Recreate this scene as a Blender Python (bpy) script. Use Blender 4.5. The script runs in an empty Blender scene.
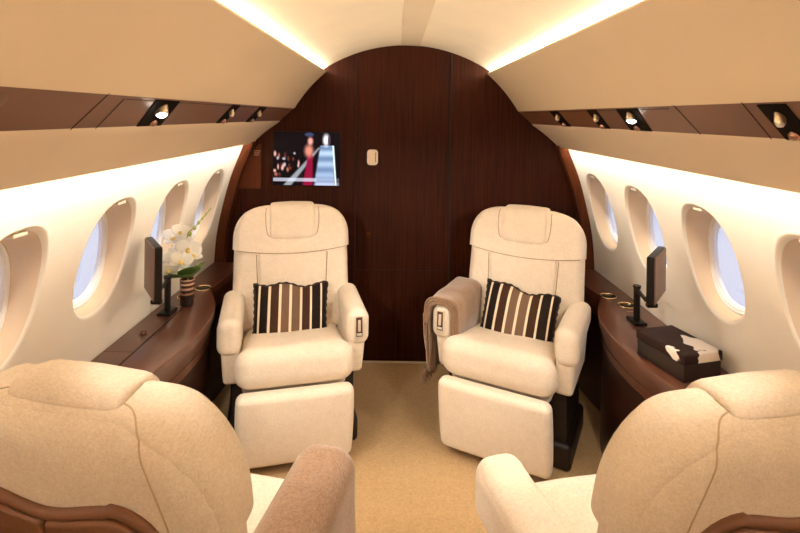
import bpy, math, random
from mathutils import Vector, Matrix, noise
random.seed(7)
R = math.radians
sc = bpy.context.scene
COL = sc.collection

# ------------------------------------------------------------------ camera
cd = bpy.data.cameras.new('camera'); cam = bpy.data.objects.new('camera', cd); COL.objects.link(cam)
cd.sensor_width = 36; cd.lens = 510 / 800 * 36
cd.shift_x = 0.005; cd.shift_y = -0.188
cd.clip_start = 0.02
cam.matrix_world = Matrix.Translation((-0.06, 0, 1.46)) @ Matrix.Rotation(R(90), 4, 'X') @ Matrix.Rotation(R(0.8), 4, 'Z')
sc.camera = cam

# ------------------------------------------------------------------ view + world
sc.view_settings.view_transform = 'Standard'; sc.view_settings.look = 'None'
sc.view_settings.exposure = 0.92; sc.view_settings.gamma = 1; sc.view_settings.use_curve_mapping = False
sc.cycles.use_denoising = True
sc.cycles.max_bounces = 10; sc.cycles.diffuse_bounces = 7
sc.cycles.sample_clamp_indirect = 6
w = bpy.data.worlds.new('world'); sc.world = w; w.use_nodes = True
nt = w.node_tree; bg = nt.nodes['Background']
tc = nt.nodes.new('ShaderNodeTexCoord'); sx = nt.nodes.new('ShaderNodeSeparateXYZ'); rp = nt.nodes.new('ShaderNodeValToRGB')
ad = nt.nodes.new('ShaderNodeMath'); ad.operation = 'MULTIPLY_ADD'; ad.inputs[1].default_value = 0.5; ad.inputs[2].default_value = 0.5
nt.links.new(tc.outputs['Generated'], sx.inputs[0]); nt.links.new(sx.outputs['Z'], ad.inputs[0]); nt.links.new(ad.outputs[0], rp.inputs[0]); nt.links.new(rp.outputs[0], bg.inputs[0])
e = rp.color_ramp.elements
e[0].position = 0.0; e[0].color = (0.60, 0.60, 0.72, 1); e[1].position = 1.0; e[1].color = (0.66, 0.71, 0.95, 1)
for p, c in ((0.40, (0.72, 0.72, 0.84, 1)), (0.425, (0.56, 0.60, 0.78, 1)), (0.455, (0.66, 0.70, 0.90, 1)), (0.462, (0.92, 0.94, 1.0, 1)), (0.47, (0.58, 0.64, 0.86, 1)), (0.56, (0.64, 0.69, 0.92, 1))):
    q = e.new(p); q.color = c
bg.inputs[1].default_value = 0.60

WARM = (1.0, 0.89, 0.75)
def area(name, loc, direction, sx_, sy_, power, color=WARM, spread=180):
    l = bpy.data.lights.new(name, 'AREA'); l.shape = 'RECTANGLE'; l.size = sx_; l.size_y = sy_
    l.energy = power; l.color = color; l.spread = R(spread)
    o = bpy.data.objects.new(name, l); COL.objects.link(o)
    z = -Vector(direction).normalized(); y = Vector((0, 1, 0)); x = y.cross(z).normalized(); y = z.cross(x)
    m = Matrix((x, y, z)).transposed().to_4x4(); m.translation = loc; o.matrix_world = m
    o['kind'] = 'helper'
    return o
def spot(name, loc, target, power, size=60, blend=.5, rad=.015, color=(1, .91, .78)):
    l = bpy.data.lights.new(name, 'SPOT'); l.energy = power; l.spot_size = R(size); l.spot_blend = blend
    l.shadow_soft_size = rad; l.color = color
    o = bpy.data.objects.new(name, l); COL.objects.link(o); o.location = loc
    o.rotation_euler = (Vector(target) - Vector(loc)).to_track_quat('-Z', 'Y').to_euler(); o['kind'] = 'helper'
    return o
Y0, Y1 = -1.3, 3.02
YM, YL = (Y0 + Y1) / 2, Y1 - Y0 - .04
COVE_W, WASH_W = 4.6, 3
for s in (-1, 1):
    area('cove_light', (s * .487, YM, 1.729), (-s * .86, 0, .5), .012, YL, COVE_W, spread=170)
    area('wash_light', (s * .882, YM, 1.325), (s * .45, 0, -.9), .02, YL, WASH_W, spread=170)
    area('wall_light', (s * .885, YM, 1.330), (s * .27, 0, -1), .02, YL, 13, spread=64)

# lit reading lamps of the overhead bands first, then added fill spots: (side, y, target, watts)
for s, y, tgt, pw in ((-1, 1.38, (-.44, 1.44, .5), 20), (1, 1.65, (.42, 1.44, .5), 20),
                      (-1, 1.96, (.45, 2.15, .5), 12), (1, 1.93, (-.45, 2.15, .5), 12),
                      (-1, .98, (-.35, 2.3, .6), 16), (1, .98, (.45, 2.3, .6), 16),
                      (-1, .55, (.3, 2.3, .4), 12), (1, .55, (-.3, 2.3, .4), 12),
                      (-1, -.45, (-.55, .75, .9), 3), (1, -.45, (.5, .75, .9), 3)):
    spot('reading_and_fill_spot', (s * .66, y, 1.43), tgt, pw * .85, 62 if tgt[1] > 2 else 80, .7, .03)
# ------------------------------------------------------------------ materials
MATS = {}
def mat(name, color, rough=.6, metal=0, coat=0, bump=None, emit=None, es=0, var=0, vscale=8, spec=.5, sheen=0, stretch=None, col2=None):
    if name in MATS: return MATS[name]
    m = bpy.data.materials.new(name); m.use_nodes = True; n = m.node_tree; b = n.nodes['Principled BSDF']
    b.inputs['Base Color'].default_value = (*color, 1); b.inputs['Roughness'].default_value = rough
    b.inputs['Metallic'].default_value = metal; b.inputs['Coat Weight'].default_value = coat
    b.inputs['Coat Roughness'].default_value = .12
    b.inputs['Specular IOR Level'].default_value = spec; b.inputs['Sheen Weight'].default_value = sheen
    if emit: b.inputs['Emission Color'].default_value = (*emit, 1); b.inputs['Emission Strength'].default_value = es
    t = n.nodes.new('ShaderNodeTexCoord')
    if var or col2:
        mp = n.nodes.new('ShaderNodeMapping'); n.links.new(t.outputs['Object'], mp.inputs[0])
        if stretch: mp.inputs['Scale'].default_value = stretch
        nz = n.nodes.new('ShaderNodeTexNoise'); nz.inputs['Scale'].default_value = vscale; nz.inputs['Detail'].default_value = 6
        n.links.new(mp.outputs[0], nz.inputs[0])
        r = n.nodes.new('ShaderNodeValToRGB'); n.links.new(nz.outputs[0], r.inputs[0])
        c2 = col2 or tuple(c * (1 - var) for c in color)
        r.color_ramp.elements[0].position = .3; r.color_ramp.elements[0].color = (*c2, 1)
        r.color_ramp.elements[1].position = .7; r.color_ramp.elements[1].color = (*color, 1)
        n.links.new(r.outputs[0], b.inputs['Base Color'])
    if bump:
        bs, strength = bump
        nz2 = n.nodes.new('ShaderNodeTexNoise'); nz2.inputs['Scale'].default_value = bs; nz2.inputs['Detail'].default_value = 3
        n.links.new(t.outputs['Object'], nz2.inputs[0])
        bp = n.nodes.new('ShaderNodeBump'); bp.inputs['Strength'].default_value = strength; bp.inputs['Distance'].default_value = .004
        n.links.new(nz2.outputs[0], bp.inputs['Height']); n.links.new(bp.outputs[0], b.inputs['Normal'])
    MATS[name] = m
    return m

def weave(name, c1, c2, scale=260, rough=.85, strength=.35, sheen=.25):
    """woven cloth: two crossed wave textures tint and bump the surface"""
    if name in MATS: return MATS[name]
    m = bpy.data.materials.new(name); m.use_nodes = True; n = m.node_tree; b = n.nodes['Principled BSDF']
    b.inputs['Roughness'].default_value = rough; b.inputs['Sheen Weight'].default_value = sheen; b.inputs['Specular IOR Level'].default_value = .25
    t = n.nodes.new('ShaderNodeTexCoord'); outs = []
    for st in ((1, 1, .35), (.35, .35, 1)):
        mp = n.nodes.new('ShaderNodeMapping'); mp.inputs['Scale'].default_value = st; n.links.new(t.outputs['Object'], mp.inputs[0])
        q = n.nodes.new('ShaderNodeTexNoise'); q.inputs['Scale'].default_value = scale; q.inputs['Detail'].default_value = 1
        n.links.new(mp.outputs[0], q.inputs[0]); outs.append(q)
    mu = n.nodes.new('ShaderNodeMath'); mu.operation = 'ADD'
    n.links.new(outs[0].outputs[0], mu.inputs[0]); n.links.new(outs[1].outputs[0], mu.inputs[1])
    nz = n.nodes.new('ShaderNodeTexNoise'); nz.inputs['Scale'].default_value = 30; nz.inputs['Detail'].default_value = 4
    n.links.new(t.outputs['Object'], nz.inputs[0])
    m2 = n.nodes.new('ShaderNodeMath'); m2.operation = 'MULTIPLY'; m2.inputs[1].default_value = .25; n.links.new(nz.outputs[0], m2.inputs[0])
    am = n.nodes.new('ShaderNodeMath'); am.operation = 'MULTIPLY_ADD'; am.inputs[1].default_value = .5
    n.links.new(mu.outputs[0], am.inputs[0]); n.links.new(m2.outputs[0], am.inputs[2])
    r = n.nodes.new('ShaderNodeValToRGB'); r.color_ramp.elements[0].position = .35; r.color_ramp.elements[1].position = .85
    r.color_ramp.elements[0].color = (*c2, 1); r.color_ramp.elements[1].color = (*c1, 1)
    n.links.new(am.outputs[0], r.inputs[0]); n.links.new(r.outputs[0], b.inputs['Base Color'])
    bp = n.nodes.new('ShaderNodeBump'); bp.inputs['Strength'].default_value = strength; bp.inputs['Distance'].default_value = .002
    n.links.new(am.outputs[0], bp.inputs['Height']); n.links.new(bp.outputs[0], b.inputs['Normal'])
    MATS[name] = m
    return m

CREAM = weave('cream_fabric', (.88, .78, .65), (.68, .57, .45), scale=420)
CREAM_TRIM = mat('cream_piping', (.30, .19, .10), .8)
CEIL = mat('ceiling_suede', (.90, .80, .62), .9, bump=(14, .25), var=.06, vscale=5)
WALLM = mat('wall_suede', (.93, .88, .79), .9, bump=(60, .12), var=.03, vscale=9)
BIN = mat('tan_leather', (.80, .65, .46), .55, bump=(220, .08), var=.04, vscale=3, spec=.35)
VAL = mat('valance_leather', (.82, .68, .51), .6, bump=(220, .08), var=.04, vscale=3, spec=.35)
BAND = mat('brown_lacquer', (.17, .068, .035), .42, coat=.15, var=.08, vscale=6)
WOOD = mat('mahogany', (.056, .0105, .0024), .5, coat=.0, col2=(.016, .0032, .0009), stretch=(60, 60, 1.2), vscale=3, spec=.12)
WOODEDGE = mat('mahogany_edge', (.125, .036, .013), .5, col2=(.09, .023, .008), stretch=(60, 60, 1.2), vscale=3, spec=.12)
CONS = mat('console_veneer', (.125, .045, .024), .30, coat=.4, col2=(.095, .033, .018), stretch=(30, 1.2, 30), vscale=4)
CONSD = mat('console_side', (.028, .009, .005), .4, coat=.1)
GROOVE = mat('dark_groove', (.012, .005, .003), .8)
RECESS = mat('recess_black', (.010, .006, .004), .7, spec=.05)
BRASS = mat('pale_brass', (.70, .56, .38), .3, metal=.9)
BLACK = mat('black_plastic', (.010, .007, .006), .35, spec=.2)
PEDE = mat('dark_brown_shroud', (.012, .005, .003), .5)
SEAM = mat('cream_seam', (.58, .44, .29), .8)
GOLD = mat('brushed_gold', (.85, .62, .34), .25, metal=1)
CHROME = mat('chrome', (.85, .76, .64), .3, metal=.55)
CARPET = weave('carpet', (.56, .375, .185), (.36, .23, .105), scale=260, rough=.95, strength=.9)
LEATHER = mat('brown_leather', (.20, .085, .042), .42, bump=(90, .25), var=.12, vscale=6, spec=.4)
THROW = weave('brown_throw', (.36, .22, .135), (.18, .10, .056), scale=330, strength=.6, sheen=.5)
THROWD = weave('brown_throw_edge', (.30, .17, .10), (.16, .085, .045), scale=330, strength=.6, sheen=.4)
MONB = mat('monitor_brown', (.17, .095, .065), .4, metal=.3)
LED = mat('led_strip', (1, .9, .7), .5, emit=(1.0, .86, .58), es=4)
LEDW = mat('led_wash', (1, .9, .7), .5, emit=(1.0, .80, .45), es=.5)
BULB = mat('lit_bulb', (1, .9, .7), .5, emit=(1.0, .93, .8), es=9)
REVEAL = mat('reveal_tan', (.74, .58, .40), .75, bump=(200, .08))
WFRAME = mat('window_frame_white', (.82, .80, .80), .4)
PETAL = mat('petal_white', (.90, .88, .80), .6, spec=.3)
LIP = mat('orchid_yellow', (.80, .55, .12), .6)
LEAF = mat('leaf_green', (.10, .20, .035), .4, var=.4, vscale=30)
BUD = mat('bud_green', (.35, .40, .08), .5)
LATCHW = mat('ivory_plastic', (.90, .78, .64), .4)

gm = bpy.data.materials.new('window_glass'); gm.use_nodes = True; n = gm.node_tree
n.nodes.remove(n.nodes['Principled BSDF']); o_ = n.nodes['Material Output']
tr = n.nodes.new('ShaderNodeBsdfTransparent'); gl = n.nodes.new('ShaderNodeBsdfGlossy'); gl.inputs['Roughness'].default_value = .03
tr.inputs[0].default_value = (.93, .95, 1, 1); mx = n.nodes.new('ShaderNodeMixShader'); mx.inputs[0].default_value = .07
n.links.new(tr.outputs[0], mx.inputs[1]); n.links.new(gl.outputs[0], mx.inputs[2]); n.links.new(mx.outputs[0], o_.inputs[0])
GLASS = gm

def vcol_mat(name, emis=0, rough=.8):
    m = bpy.data.materials.new(name); m.use_nodes = True; n = m.node_tree; b = n.nodes['Principled BSDF']
    a = n.nodes.new('ShaderNodeVertexColor'); a.layer_name = 'Col'
    b.inputs['Roughness'].default_value = rough
    if emis:
        n.links.new(a.outputs[0], b.inputs['Emission Color']); b.inputs['Emission Strength'].default_value = emis
        b.inputs['Base Color'].default_value = (.002, .002, .002, 1); b.inputs['Specular IOR Level'].default_value = .05
    else:
        n.links.new(a.outputs[0], b.inputs['Base Color'])
    return m

# ------------------------------------------------------------------ mesh helpers: geometry is (verts, faces)
def G(): return ([], [])
def join(*gs):
    V, F = [], []
    for v, f in gs:
        k = len(V); V += [tuple(p) for p in v]; F += [tuple(i + k for i in q) for q in f]
    return (V, F)
def xf(g, M=None, fn=None):
    v = g[0]
    if fn: v = [fn(Vector(p)) for p in v]
    if M is not None: v = [M @ Vector(p) for p in v]
    return ([tuple(p) for p in v], g[1])
def T(x, y, z): return Matrix.Translation((x, y, z))
def RX(a): return Matrix.Rotation(R(a), 4, 'X')
def RY(a): return Matrix.Rotation(R(a), 4, 'Y')
def RZ(a): return Matrix.Rotation(R(a), 4, 'Z')
def axis_pts(h, r, k, n):
    p = [-h + r * (1 - math.cos(math.pi / 2 * i / k)) if 0 else -h + r * (1 - math.tan(math.pi / 4 * (1 - i / k))) for i in range(k)]
    m = [-h + r + (2 * h - 2 * r) * i / n for i in range(n + 1)]
    return p + m + [-a for a in reversed(p)]
def rbox(sx, sy, sz, r=.01, n=1, k=3, c=(0, 0, 0), n3=None):
    """rounded box centred at c"""
    h = (sx / 2, sy / 2, sz / 2); r = min(r, min(h) * .999)
    nn = n3 or (n, n, n)
    ax = [axis_pts(h[i], r, k, nn[i]) for i in range(3)]
    V, F, D = [], [], {}
    def vid(p):
        key = tuple(round(q, 6) for q in p)
        if key not in D:
            inner = [max(-h[i] + r, min(h[i] - r, p[i])) for i in range(3)]
            d = Vector([p[i] - inner[i] for i in range(3)])
            q = Vector(inner) + d.normalized() * r if d.length > 1e-9 else Vector(p)
            D[key] = len(V); V.append((q.x + c[0], q.y + c[1], q.z + c[2]))
        return D[key]
    for a in range(3):
        b1, b2 = (a + 1) % 3, (a + 2) % 3
        for s in (-1, 1):
            for i in range(len(ax[b1]) - 1):
                for j in range(len(ax[b2]) - 1):
                    q = []
                    for (u, v_) in ((i, j), (i + 1, j), (i + 1, j + 1), (i, j + 1)):
                        p = [0, 0, 0]; p[a] = s * h[a]; p[b1] = ax[b1][u]; p[b2] = ax[b2][v_]; q.append(vid(p))
                    F.append(tuple(q) if s > 0 else tuple(reversed(q)))
    return (V, F)
def box(x0, x1, y0, y1, z0, z1, r=.003):
    return rbox(x1 - x0, y1 - y0, z1 - z0, r, 1, 2, ((x0 + x1) / 2, (y0 + y1) / 2, (z0 + z1) / 2))
def grid(P):
    """P: rows of points"""
    V = [tuple(p) for r in P for p in r]; n = len(P[0]); F = []
    for i in range(len(P) - 1):
        for j in range(n - 1):
            F.append((i * n + j, i * n + j + 1, (i + 1) * n + j + 1, (i + 1) * n + j))
    return (V, F)
def tube(pts, rad, n=8, closed=False, cap=True):
    pts = [Vector(p) for p in pts]; V, F = [], []; N = len(pts)
    up = Vector((0, 0, 1))
    for i, p in enumerate(pts):
        a = pts[(i - 1) % N] if (closed or i) else p; b = pts[(i + 1) % N] if (closed or i < N - 1) else p
        t = (b - a).normalized()
        if abs(t.dot(up)) > .95: up = Vector((1, 0, 0)) if abs(t.x) < .9 else Vector((0, 1, 0))
        u = (up - t * up.dot(t)).normalized(); up = u; v = t.cross(u)
        r = rad[i] if isinstance(rad, (list, tuple)) else rad
        for k in range(n):
            an = 2 * math.pi * k / n; V.append(tuple(p + (u * math.cos(an) + v * math.sin(an)) * r))
    for i in range(N if closed else N - 1):
        for k in range(n):
            a, b = i * n + k, i * n + (k + 1) % n; c, d = ((i + 1) % N) * n + (k + 1) % n, ((i + 1) % N) * n + k
            F.append((a, b, c, d))
    if cap and not closed:
        F.append(tuple(reversed(range(n)))); F.append(tuple(range((N - 1) * n, N * n)))
    return (V, F)
def lathe(prof, n=24, c=(0, 0, 0)):
    V, F = [], []
    for r, z in prof:
        for k in range(n):
            a = 2 * math.pi * k / n; V.append((c[0] + r * math.cos(a), c[1] + r * math.sin(a), c[2] + z))
    for i in range(len(prof) - 1):
        for k in range(n):
            F.append((i * n + k, i * n + (k + 1) % n, (i + 1) * n + (k + 1) % n, (i + 1) * n + k))
    if prof[0][0] > 1e-6: F.append(tuple(reversed(range(n))))
    if prof[-1][0] > 1e-6: F.append(tuple(range((len(prof) - 1) * n, len(prof) * n)))
    return (V, F)
def prism(poly, z0, z1):
    n = len(poly); V = [(x, y, z0) for x, y in poly] + [(x, y, z1) for x, y in poly]
    F = [tuple(reversed(range(n))), tuple(range(n, 2 * n))] + [(i, (i + 1) % n, n + (i + 1) % n, n + i) for i in range(n)]
    return (V, F)
def extr(prof, y0, y1, closed=False):
    n = len(prof); V = [(x, y0, z) for x, z in prof] + [(x, y1, z) for x, z in prof]
    F = [(i, (i + 1) % n, n + (i + 1) % n, n + i) for i in range(n if closed else n - 1)]
    if closed: F += [tuple(range(n)), tuple(reversed(range(n, 2 * n)))]
    return (V, F)
def cr(pts, m=8, closed=False):
    """Catmull-Rom through tuples"""
    out = []; N = len(pts)
    for i in range(N if closed else N - 1):
        P = [Vector(pts[(i + k) % N]) if closed else Vector(pts[max(0, min(N - 1, i + k))]) for k in (-1, 0, 1, 2)]
        for j in range(m):
            t = j / m
            out.append(.5 * ((2 * P[1]) + (P[2] - P[0]) * t + (2 * P[0] - 5 * P[1] + 4 * P[2] - P[3]) * t * t + (3 * P[1] - P[0] - 3 * P[2] + P[3]) * t ** 3))
    if not closed: out.append(Vector(pts[-1]))
    return out
import bmesh
def obj(name, g, m, parent=None, smooth=True, loc=None, kind=None, label=None, cat=None, group=None, sharp=50, solid=0, M=None, recalc=True):
    me = bpy.data.meshes.new(name); me.from_pydata([tuple(p) for p in g[0]], [], g[1])
    if recalc:
        bm = bmesh.new(); bm.from_mesh(me); bmesh.ops.remove_doubles(bm, verts=bm.verts, dist=1e-6)
        bmesh.ops.recalc_face_normals(bm, faces=bm.faces); bm.to_mesh(me); bm.free()
    me.materials.append(m)
    if smooth:
        me.shade_smooth(); me.set_sharp_from_angle(angle=R(sharp))
    o = bpy.data.objects.new(name, me); COL.objects.link(o)
    if parent: o.parent = parent
    if loc: o.location = loc
    if M is not None: o.matrix_world = M
    if solid:
        md = o.modifiers.new('s', 'SOLIDIFY'); md.thickness = solid; md.offset = 0
    if kind: o['kind'] = kind
    if label: o['label'] = label
    if cat: o['category'] = cat
    if group: o['group'] = group
    return o
def empty(name, loc, rz=0, label=None, cat=None, group=None, kind=None):
    o = bpy.data.objects.new(name, None); COL.objects.link(o); o.location = loc; o.rotation_euler = (0, 0, R(rz)); o.empty_display_size = .05
    if label: o['label'] = label
    if cat: o['category'] = cat
    if group: o['group'] = group
    if kind: o['kind'] = kind
    return o

# ------------------------------------------------------------------ cabin shell
obj('floor', box(-1.3, 1.3, Y0, Y1 + .1, -.05, 0, .001), CARPET, kind='structure', smooth=False)

RC = .893
def ceil_z(x): return 1.88 - RC + math.sqrt(RC * RC - x * x)
cp = []
xs = [-.56 + i * .02 for i in range(57)]
for x in xs:
    if abs(x - .02) < .056: continue
    cp.append((x, ceil_z(x)))
cpl = [p for p in cp if p[0] < .02]; cpr = [p for p in cp if p[0] > .02]
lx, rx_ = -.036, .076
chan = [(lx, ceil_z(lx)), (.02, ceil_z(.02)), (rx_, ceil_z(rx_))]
obj('trim_13', extr([(lx + (rx_ - lx) * k / 8, ceil_z(lx + (rx_ - lx) * k / 8) - .0012) for k in range(9)], Y0, Y1 - .002), mat('ceiling_centre_shade', (.74, .63, .46), .9, bump=(14, .25), var=.05, vscale=4), kind='structure', recalc=False)  # shade along the ceiling centre put in as a darker tan strip
obj('ceiling', extr(cpl + chan + cpr, Y0, Y1), CEIL, kind='structure', sharp=25, recalc=False)

WP = cr([(0, 1.0, 0), (.15, 1.06, 0), (.40, 1.10, 0), (.60, 1.105, 0), (.81, 1.085, 0), (1.08, 1.02, 0), (1.27, .948, 0), (1.31, .935, 0), (1.42, .93, 0)], 6)
def wallx(z):
    for a, b in zip(WP, WP[1:]):
        if a.x <= z <= b.x: return a.y + (b.y - a.y) * (z - a.x) / (b.x - a.x)
    return WP[0].y if z < 0 else WP[-1].y
WY0 = [1.28, 1.755, 2.23, 2.705]; WZ = .962; HA, HB = .149, .195
def wys(s): return [y + (.03 if s > 0 else 0) for y in WY0]
def wall(side):
    s = side; g = []; WY = wys(side)
    z0, z1 = .60, 1.28
    # plain strips below and above the window belt, and before / behind
    def strip(ya, yb, za, zb, ny, nz):
        return grid([[(s * wallx(za + (zb - za) * j / nz), ya + (yb - ya) * i / ny, za + (zb - za) * j / nz) for j in range(nz + 1)] for i in range(ny + 1)])
    g.append(strip(Y0, Y1, 0, z0, 1, 12)); g.append(strip(Y0, Y1, z1, 1.41, 1, 4))
    bw = .2375
    g.append(strip(Y0, WY[0] - bw, z0, z1, 1, 14)); g.append(strip(WY[-1] + bw, Y1, z0, z1, 1, 14))
    N = 64
    for yc in WY:
        rows = []
        zc = WZ
        def rect(th):
            c, si = math.cos(th), math.sin(th); q = []
            hh = (z1 - zc) if si > 0 else (zc - z0)
            k = min(bw / max(abs(c), 1e-9), hh / max(abs(si), 1e-9)); return (k * c, k * si)
        def oval(th, sc_=1):
            c, si = math.cos(th), math.sin(th); ex = 2 / 2.35
            return (HA * sc_ * math.copysign(abs(c) ** ex, c), HB * sc_ * math.copysign(abs(si) ** ex, si))
        cz = math.atan2(z1 - zc, bw); cz2 = math.atan2(zc - z0, bw)
        ths = sorted([2 * math.pi * i / N for i in range(N)] + [cz, math.pi - cz, math.pi + cz2, 2 * math.pi - cz2])
        for t in (1, .8, .6, .4, .22, .1, .04):
            row = []
            for th in ths:
                a, b = rect(th), oval(th, 1.05); y = b[0] + (a[0] - b[0]) * t; z = b[1] + (a[1] - b[1]) * t
                row.append((s * wallx(zc + z), yc + y, zc + z))
            rows.append(row + [row[0]])
        g.append(grid(rows)); rows = [rows[-1]]
        for sc_, dp in ((1.05, -.001), (1.02, .002), (.995, .008), (.975, .018)):
            row = []
            for th in ths:
                a = oval(th, sc_); row.append((s * (wallx(zc + a[1]) * (1 - dp / .118) + (wallx(zc + a[1]) * .35 + wallx(zc) * .65) * (dp / .118) + dp * .72), yc + a[0], zc + a[1]))
            rows.append(row + [row[0]])
        g.append(grid(rows))
    return join(*g)
for s, nm in ((-1, 'wall_left'), (1, 'wall_right')):
    obj(nm, wall(s), WALLM, kind='structure', sharp=70)
wn = 0
for s in (-1, 1):
    for yc in wys(s):
        wn += 1
        def ov(sc_, n=64):
            ex = 2 / 2.35; r = []
            for i in range(n):
                th = 2 * math.pi * i / n; c, si = math.cos(th), math.sin(th)
                r.append((HA * sc_ * math.copysign(abs(c) ** ex, c), HB * sc_ * math.copysign(abs(si) ** ex, si)))
            return r
        def wx(z, dp): return s * (wallx(WZ + z) * .35 + wallx(WZ) * .65 + dp * .72)
        root = empty(f'window_{wn}', (s * (wallx(WZ) + .11), yc, WZ), kind='structure')
        def ringrow(sc_, dp):
            return [(wx(z, dp) - s * (wallx(WZ) + .11), y, z) for y, z in ov(sc_)]
        rows = [ringrow(a, b) for a, b in ((.90, .100), (.86, .096), (.83, .103), (.80, .103), (.785, .110), (.765, .112), (.76, .13), (.90, .14))]
        rows = [r + [r[0]] for r in rows]
        obj('window_frame', grid(rows), WFRAME, root, sharp=30)
        rows = []
        for sc_, dp in ((.985, .012), (.975, .018), (.955, .034), (.92, .065), (.885, .10), (.87, .118)):
            row = []
            for y_, z_ in ov(sc_):
                row.append((s * ((wallx(WZ + z_) * (1 - dp / .118) + (wallx(WZ + z_) * .35 + wallx(WZ) * .65) * (dp / .118) + dp * .72) - (wallx(WZ) + .11)), y_, z_))
            rows.append(row + [row[0]])
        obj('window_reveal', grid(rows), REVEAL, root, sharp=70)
        r1 = ringrow(.80, .122); cen = [wx(0, .122) - s * (wallx(WZ) + .11), 0, 0]
        obj('window_pane', ([tuple(cen)] + r1, [(0, i + 1, (i + 1) % 64 + 1) for i in range(64)]), GLASS, root)
        xl = wallx(WZ + .19) + .03 - (wallx(WZ) + .11)
        obj('shade_latch', rbox(.034, .05, .012, .004, c=(s * (xl - .012), 0, .187)), CHROME, root, label='small metal shade latch')

# overhead side panels and the dark band
BO, BT = .66, 1.50
for i, s in enumerate((-1, 1)):
    prof = [(.492, 1.712), (.484, 1.724), (.478, 1.722), (.478, 1.716)] + [(.478 + (.66 - .478) * t + .006 * math.sin(math.pi * t), 1.716 + (1.502 - 1.716) * t - .010 * math.sin(math.pi * t) * -1) for t in [j / 12 for j in range(1, 12)]] + [(.658, 1.503), (.664, 1.497), (.70, 1.50), (.70, 1.70)]
    obj(f'trim_{i + 1}', extr([(s * a, b) for a, b in prof], Y0, Y1 - .001, True), BIN, kind='structure', sharp=35, label='tan overhead panel')
    band = [(.662, 1.500), (.752, 1.418), (.80, 1.44), (.72, 1.52)]
    obj(f'trim_{i + 3}', extr([(s * a, b) for a, b in band], Y0, Y1 - .001, True), BAND, kind='structure', sharp=20, label='dark brown service band')
    va = [(.745, 1.424), (.752, 1.414)] + [(.752 + (.902 - .752) * t + .004 * math.sin(math.pi * t), 1.414 + (1.292 - 1.414) * t + .004 * math.sin(math.pi * t)) for t in [j / 8 for j in range(1, 8)]] + [(.900, 1.290), (.906, 1.296), (.90, 1.305), (.78, 1.43)]
    obj(f'trim_{i + 5}', extr([(s * a, b) for a, b in va], Y0, Y1 - .001, True), VAL, kind='structure', sharp=35, label='tan valance above the windows')
    side = ('left', 'right')[i]
    obj('light_strip', extr([(s * a, b) for a, b in ((.486, 1.7265), (.50, 1.715), (.53, 1.70), (.505, 1.725))], Y0 + .01, Y1 - .01, True), LED, label=f'warm light strip glowing in the {side} ceiling cove', cat='light strip')
    obj('light_strip', box(min(s * .875, s * .90), max(s * .875, s * .90), Y0 + .01, Y1 - .01, 1.333, 1.341), LEDW, label=f'warm light strip hidden above the {side} windows', cat='light strip')
    # inner curved wooden frame along the wall end at the bulkhead
    fr = [(s * (wallx(z / 50) - .052), z / 50) for z in range(0, 66)]
    fr2 = [(s * (wallx(z / 50) + .02), z / 50) for z in range(65, -1, -1)]
    obj(f'trim_{i + 7}', extr(fr + fr2, 2.965, Y1, True), WOODEDGE, kind='structure', sharp=30)
# closing panels out of sight behind the camera and above the side panels
obj('wall_back', box(-1.3, 1.3, Y0 - .05, Y0, 0, 2.0), mat('rear_panel', (.45, .32, .20), .7), kind='structure')

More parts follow.
